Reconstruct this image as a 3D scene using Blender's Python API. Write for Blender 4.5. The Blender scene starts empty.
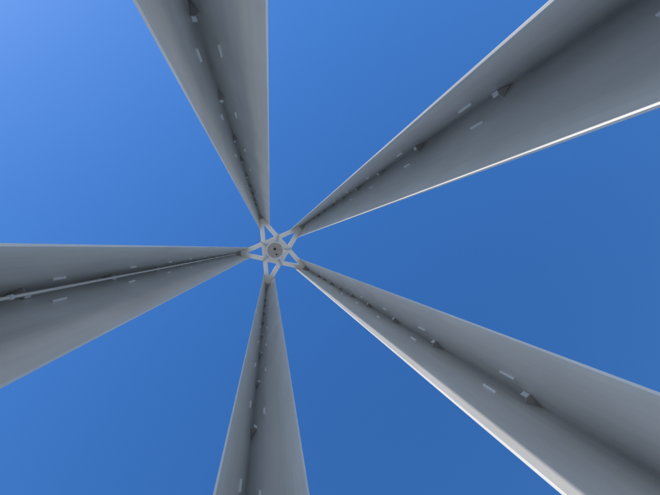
import bpy, bmesh, math, random
from mathutils import Vector, Matrix
random.seed(7)
R=1.5; F_PX=550.0; TOP_PX=41.0
H=F_PX*R/TOP_PX          # height of column tops above camera
EYE=1.55
CZ=EYE
M=0.13*R
AX=-30.7
def D(a):               # direction for an angle (counter-clockwise as seen looking up)
    a=math.radians(a); return Vector((-math.cos(a),math.sin(a),0))
C0=D(AX)*M
L=0.406*R
T=0.011
scene=bpy.context.scene
col=scene.collection

# ---------- materials
def paint(name,base,var=0.12,rough=0.5,scale=1.0,bump=.15,runs=False):
    m=bpy.data.materials.new(name); m.use_nodes=True
    nt=m.node_tree; N=nt.nodes; K=nt.links
    b=N['Principled BSDF']
    tc=N.new('ShaderNodeTexCoord')
    mp=N.new('ShaderNodeMapping'); mp.inputs['Scale'].default_value=(6*scale,6*scale,0.5*scale)
    K.new(tc.outputs['Object'],mp.inputs['Vector'])
    n1=N.new('ShaderNodeTexNoise'); n1.inputs['Scale'].default_value=1.5; n1.inputs['Detail'].default_value=6
    K.new(mp.outputs['Vector'],n1.inputs['Vector'])
    n2=N.new('ShaderNodeTexNoise'); n2.inputs['Scale'].default_value=1.3*scale; n2.inputs['Detail'].default_value=6
    K.new(tc.outputs['Object'],n2.inputs['Vector'])
    mx=N.new('ShaderNodeMath'); mx.operation='ADD'
    K.new(n1.outputs['Fac'],mx.inputs[0]); K.new(n2.outputs['Fac'],mx.inputs[1])
    cr=N.new('ShaderNodeValToRGB')
    cr.color_ramp.elements[0].position=0.35; cr.color_ramp.elements[1].position=0.65
    h=N.new('ShaderNodeMath'); h.operation='MULTIPLY'; h.inputs[1].default_value=0.5
    K.new(mx.outputs[0],h.inputs[0]); K.new(h.outputs[0],cr.inputs['Fac'])
    lo=[c*(1-var) for c in base]; hi=[min(1,c*(1+var*0.5)) for c in base]
    cr.color_ramp.elements[0].color=(*lo,1); cr.color_ramp.elements[1].color=(*hi,1)
    outc=cr.outputs['Color']
    if runs:   # faint vertical rain runs
        mp2=N.new('ShaderNodeMapping'); mp2.inputs['Scale'].default_value=(30,30,.6)
        K.new(tc.outputs['Object'],mp2.inputs['Vector'])
        n4=N.new('ShaderNodeTexNoise'); n4.inputs['Scale'].default_value=1; n4.inputs['Detail'].default_value=3
        K.new(mp2.outputs['Vector'],n4.inputs['Vector'])
        r2=N.new('ShaderNodeValToRGB'); r2.color_ramp.elements[0].position=.3; r2.color_ramp.elements[1].position=.55
        r2.color_ramp.elements[0].color=(.94,.935,.93,1); r2.color_ramp.elements[1].color=(1,1,1,1)
        K.new(n4.outputs['Fac'],r2.inputs['Fac'])
        mm=N.new('ShaderNodeMixRGB'); mm.blend_type='MULTIPLY'; mm.inputs[0].default_value=1
        K.new(outc,mm.inputs[1]); K.new(r2.outputs['Color'],mm.inputs[2]); outc=mm.outputs[0]
    K.new(outc,b.inputs['Base Color'])
    b.inputs['Roughness'].default_value=rough
    n3=N.new('ShaderNodeTexNoise'); n3.inputs['Scale'].default_value=2.2; n3.inputs['Detail'].default_value=2
    K.new(tc.outputs['Object'],n3.inputs['Vector'])
    bp=N.new('ShaderNodeBump'); bp.inputs['Strength'].default_value=bump; bp.inputs['Distance'].default_value=0.02
    K.new(n3.outputs['Fac'],bp.inputs['Height']); K.new(bp.outputs['Normal'],b.inputs['Normal'])
    return m
m_col=paint('column_paint',(0.67,0.645,0.61),0.12,0.30,runs=True)
m_white=paint('white_paint',(0.88,0.88,0.86),0.05,0.35)
m_lug=paint('lug_paint',(0.80,0.78,0.75),0.10,0.45)
m_block=paint('bracket_paint',(0.45,0.44,0.43),0.2,0.5)
m_galv=paint('galvanised',(0.55,0.56,0.57),0.2,0.4)
m_lamp=paint('lamp_housing',(0.42,0.40,0.37),0.15,0.5)
m_dark=paint('dark_rubber',(0.03,0.03,0.03),0.1,0.6)

def obj(name,bm,mats,parent=None,bevel=0):
    bmesh.ops.recalc_face_normals(bm,faces=bm.faces)
    me=bpy.data.meshes.new(name); bm.to_mesh(me); bm.free()
    o=bpy.data.objects.new(name,me); col.objects.link(o)
    for m in mats: me.materials.append(m)
    if parent: o.parent=parent
    if bevel:
        md=o.modifiers.new('bevel','BEVEL'); md.width=bevel; md.segments=2; md.limit_method='ANGLE'
    return o
def prism(bm,pts,z0,z1,mi=0):
    a=[bm.verts.new((p.x,p.y,z0)) for p in pts]; b=[bm.verts.new((p.x,p.y,z1)) for p in pts]
    n=len(pts); fs=[bm.faces.new(a[::-1]),bm.faces.new(b)]
    for i in range(n): fs.append(bm.faces.new((a[i],a[(i+1)%n],b[(i+1)%n],b[i])))
    for f in fs: f.material_index=mi
def cyl(bm,c,r,z0,z1,seg=32,mi=0,r2=None):
    r2=r if r2 is None else r2
    a=[];b=[]
    for i in range(seg):
        t=2*math.pi*i/seg
        a.append(bm.verts.new((c.x+r*math.cos(t),c.y+r*math.sin(t),z0)))
        b.append(bm.verts.new((c.x+r2*math.cos(t),c.y+r2*math.sin(t),z1)))
    fs=[bm.faces.new(a[::-1]),bm.faces.new(b)]
    for i in range(seg):
        f=bm.faces.new((a[i],a[(i+1)%seg],b[(i+1)%seg],b[i])); f.smooth=True; fs.append(f)
    for f in fs: f.material_index=mi

tower=bpy.data.objects.new('five_column_steel_tower',None); col.objects.link(tower)
ZTOP=CZ+H
names={0:'C',1:'B',2:'A',3:'E',4:'D'}
tips={}
for k in range(5):
    ang=AX+72*k; nm=names[k]
    tip=C0+D(ang)*R; tips[nm]=tip
    inn=ang+180
    d1=D(inn-18); d2=D(inn+18); ax=D(inn)
    n1=D(inn-18+90); n2=D(inn+18-90)   # interior normals
    e1=tip+d1*L; e2=tip+d2*L
    # column
    bm=bmesh.new()
    pts=[tip,e1,e1-n1*T,tip-ax*(T/math.sin(math.radians(18))),e2-n2*T,e2]
    prism(bm,pts,0.03,ZTOP)
    obj('column_%d'%(k+1),bm,[m_col],tower,0.0015)
    # base plate
    bm=bmesh.new()
    c=tip+ax*0.3; s=ax.cross(Vector((0,0,1)))
    prism(bm,[c+ax*.5+s*.4,c+ax*.5-s*.4,c-ax*.5-s*.4,c-ax*.5+s*.4],0.0,0.03)
    for i in(-1,1):
        for j in(-1,1): cyl(bm,c+ax*.42*i+s*.33*j,.025,.0305,.08,6)
    obj('base_plate_%d'%(k+1),bm,[m_galv],tower)
    # brackets + lugs
    bm=bmesh.new()
    for i in range(10):
        z=CZ+2.9+1.62*(i-1)+random.uniform(-.06,.06)
        if z>ZTOP-.6: continue
        w=.095+random.uniform(-.006,.006)
        q=[tip+ax*.012,tip+d1*w+n1*.002,tip+ax*(w+.006),tip+d2*w+n2*.002]
        prism(bm,q,z,z+.008,1)
        prism(bm,[tip+d1*w+n1*.003,tip+ax*(w+.005),tip+ax*(w-.006),tip+d1*(w-.012)+n1*.003],z+.0085,z+.08,0)
        for j,(d,n) in enumerate(((d1,n1),(d2,n2))):
            p=tip+d*(.20+random.uniform(-.012,.012))
            zz=z+.04+random.uniform(0,.09)+.07*j
            prism(bm,[p,p+n*.013,p+n*.013+d*.010,p+d*.010],zz,zz+.19+random.uniform(-.02,.02),0)
    obj('climbing_brackets_%d'%(k+1),bm,[m_lug,m_block],tower,0.0015)
    # cap gusset joining the two flanges at the top
    bm=bmesh.new()
    prism(bm,[tip+ax*.02,tip+d1*.30+n1*.003,tip+d2*.30+n2*.003],ZTOP-.34,ZTOP-.325)
    obj('cap_gusset_%d'%(k+1),bm,[m_block],tower)
    if nm=='E':
        bm=bmesh.new()
        c=tip+ax*.16
        cyl(bm,c,.008,0.03,ZTOP-.4,12)
        for i in range(12):
            z=.9+i*1.62
            cyl(bm,c,.013,z,z+.04,12)
            prism(bm,[c-ax*.006,c-ax*.14+n1*.004,c-ax*.14-n1*.002],z+.01,z+.03)
        obj('conduit',bm,[m_lug],tower)

# pentagram frame on top
W=.155
bars=[('E','C'),('A','C'),('B','D'),('B','E'),('A','D')]
for i,(a,b) in enumerate(bars):
    p=tips[a];q=tips[b]; d=(q-p).normalized(); n=Vector((-d.y,d.x,0))
    if (C0-p).dot(n)<0:n=-n
    z=ZTOP-.32+i*.004
    bm=bmesh.new()
    p2=p+d*.24+n*.002; q2=q-d*.24+n*.002
    prism(bm,[p2,q2,q2+n*W,p2+n*W],z,z+.25)
    obj('star_beam_%d'%(i+1),bm,[m_white],tower,.004)

# lamp
lamp=bpy.data.objects.new('round_floodlight',None); col.objects.link(lamp)
bm=bmesh.new(); c=C0.copy()
z=ZTOP-.62
cyl(bm,c,.27,z,z+.06,48,0); cyl(bm,c,.32,z+.0605,z+.12,48,1); cyl(bm,c,.28,z+.1205,z+.5,48,0,.2)
cyl(bm,c+D(100)*.05,.045,z-.03,z-.0005,16,2)
cyl(bm,c+D(290)*.15,.03,z-.03,z-.0005,16,2)
obj('housing',bm,[m_lamp,m_white,m_dark],lamp)
bm=bmesh.new()
for k in range(5):
    u=D(AX+180+72*k); s=u.cross(Vector((0,0,1)))
    prism(bm,[c+u*.2+s*.025,c+u*.60+s*.025,c+u*.60-s*.025,c+u*.2-s*.025],ZTOP-.37,ZTOP-.345)
obj('mounting_arms',bm,[m_galv],lamp)

# ground
def ground(name,size,z,mat):
    bm=bmesh.new(); v=[bm.verts.new((x*size,y*size,z)) for x,y in((-1,-1),(1,-1),(1,1),(-1,1))]
    bm.faces.new(v); return obj(name,bm,[mat])
def gmat(name,c1,c2,sc):
    m=bpy.data.materials.new(name); m.use_nodes=True; nt=m.node_tree
    n=nt.nodes.new('ShaderNodeTexNoise'); n.inputs['Scale'].default_value=sc; n.inputs['Detail'].default_value=8
    tc=nt.nodes.new('ShaderNodeTexCoord'); nt.links.new(tc.outputs['Object'],n.inputs['Vector'])
    r=nt.nodes.new('ShaderNodeValToRGB'); r.color_ramp.elements[0].color=(*c1,1); r.color_ramp.elements[1].color=(*c2,1)
    r.color_ramp.elements[0].position=.3; r.color_ramp.elements[1].position=.7
    nt.links.new(n.outputs['Fac'],r.inputs['Fac']); b=nt.nodes['Principled BSDF']; nt.links.new(r.outputs['Color'],b.inputs['Base Color']); b.inputs['Roughness'].default_value=.9
    return m
ground('ground',2500,-.008,gmat('grass',(.05,.08,.025),(.09,.12,.04),.6))
ground('concrete_plaza',40,-.004,gmat('concrete',(.46,.44,.41),(.53,.51,.48),1.5))

# light
SAZ=132.8; SEL=36
sd=D(SAZ)*math.cos(math.radians(SEL))+Vector((0,0,math.sin(math.radians(SEL))))
sun=bpy.data.lights.new('sun','SUN'); sun.energy=5; sun.angle=math.radians(.5); sun.color=(1,.95,.88)
so=bpy.data.objects.new('sun',sun); col.objects.link(so); so.rotation_euler=sd.to_track_quat('Z','Y').to_euler(); so.location=sd*40
w=bpy.data.worlds.new('World'); scene.world=w; w.use_nodes=True
nt=w.node_tree; bg=nt.nodes['Background']
sky=nt.nodes.new('ShaderNodeTexSky'); sky.sky_type='NISHITA'; sky.sun_disc=False
sky.sun_elevation=math.radians(SEL)
sky.sun_rotation=math.atan2(sd.x,sd.y)
sky.air_density=1.25; sky.dust_density=.2; sky.ozone_density=3.0; sky.altitude=50
hs=nt.nodes.new('ShaderNodeHueSaturation'); hs.inputs['Hue'].default_value=.51; hs.inputs['Saturation'].default_value=1.31; hs.inputs['Value'].default_value=1.32
nt.links.new(sky.outputs[0],hs.inputs['Color'])
nt.links.new(hs.outputs[0],bg.inputs['Color']); bg.inputs['Strength'].default_value=.15

# camera
cam=bpy.data.cameras.new('camera'); cam.sensor_width=36; cam.lens=30; cam.clip_end=6000; cam.clip_start=.02
co=bpy.data.objects.new('camera',cam); col.objects.link(co)
t=math.atan(60/F_PX)
right=Vector((-1,0,0)); up=Vector((0,1,0)); fw=Vector((0,0,1))
f2=fw*math.cos(t)+right*math.sin(t); r2=right*math.cos(t)-fw*math.sin(t)
mt=Matrix((( r2.x,up.x,-f2.x,.009),(r2.y,up.y,-f2.y,0),(r2.z,up.z,-f2.z,CZ),(0,0,0,1)))
co.matrix_world=mt
scene.camera=co
scene.view_settings.view_transform='Standard'
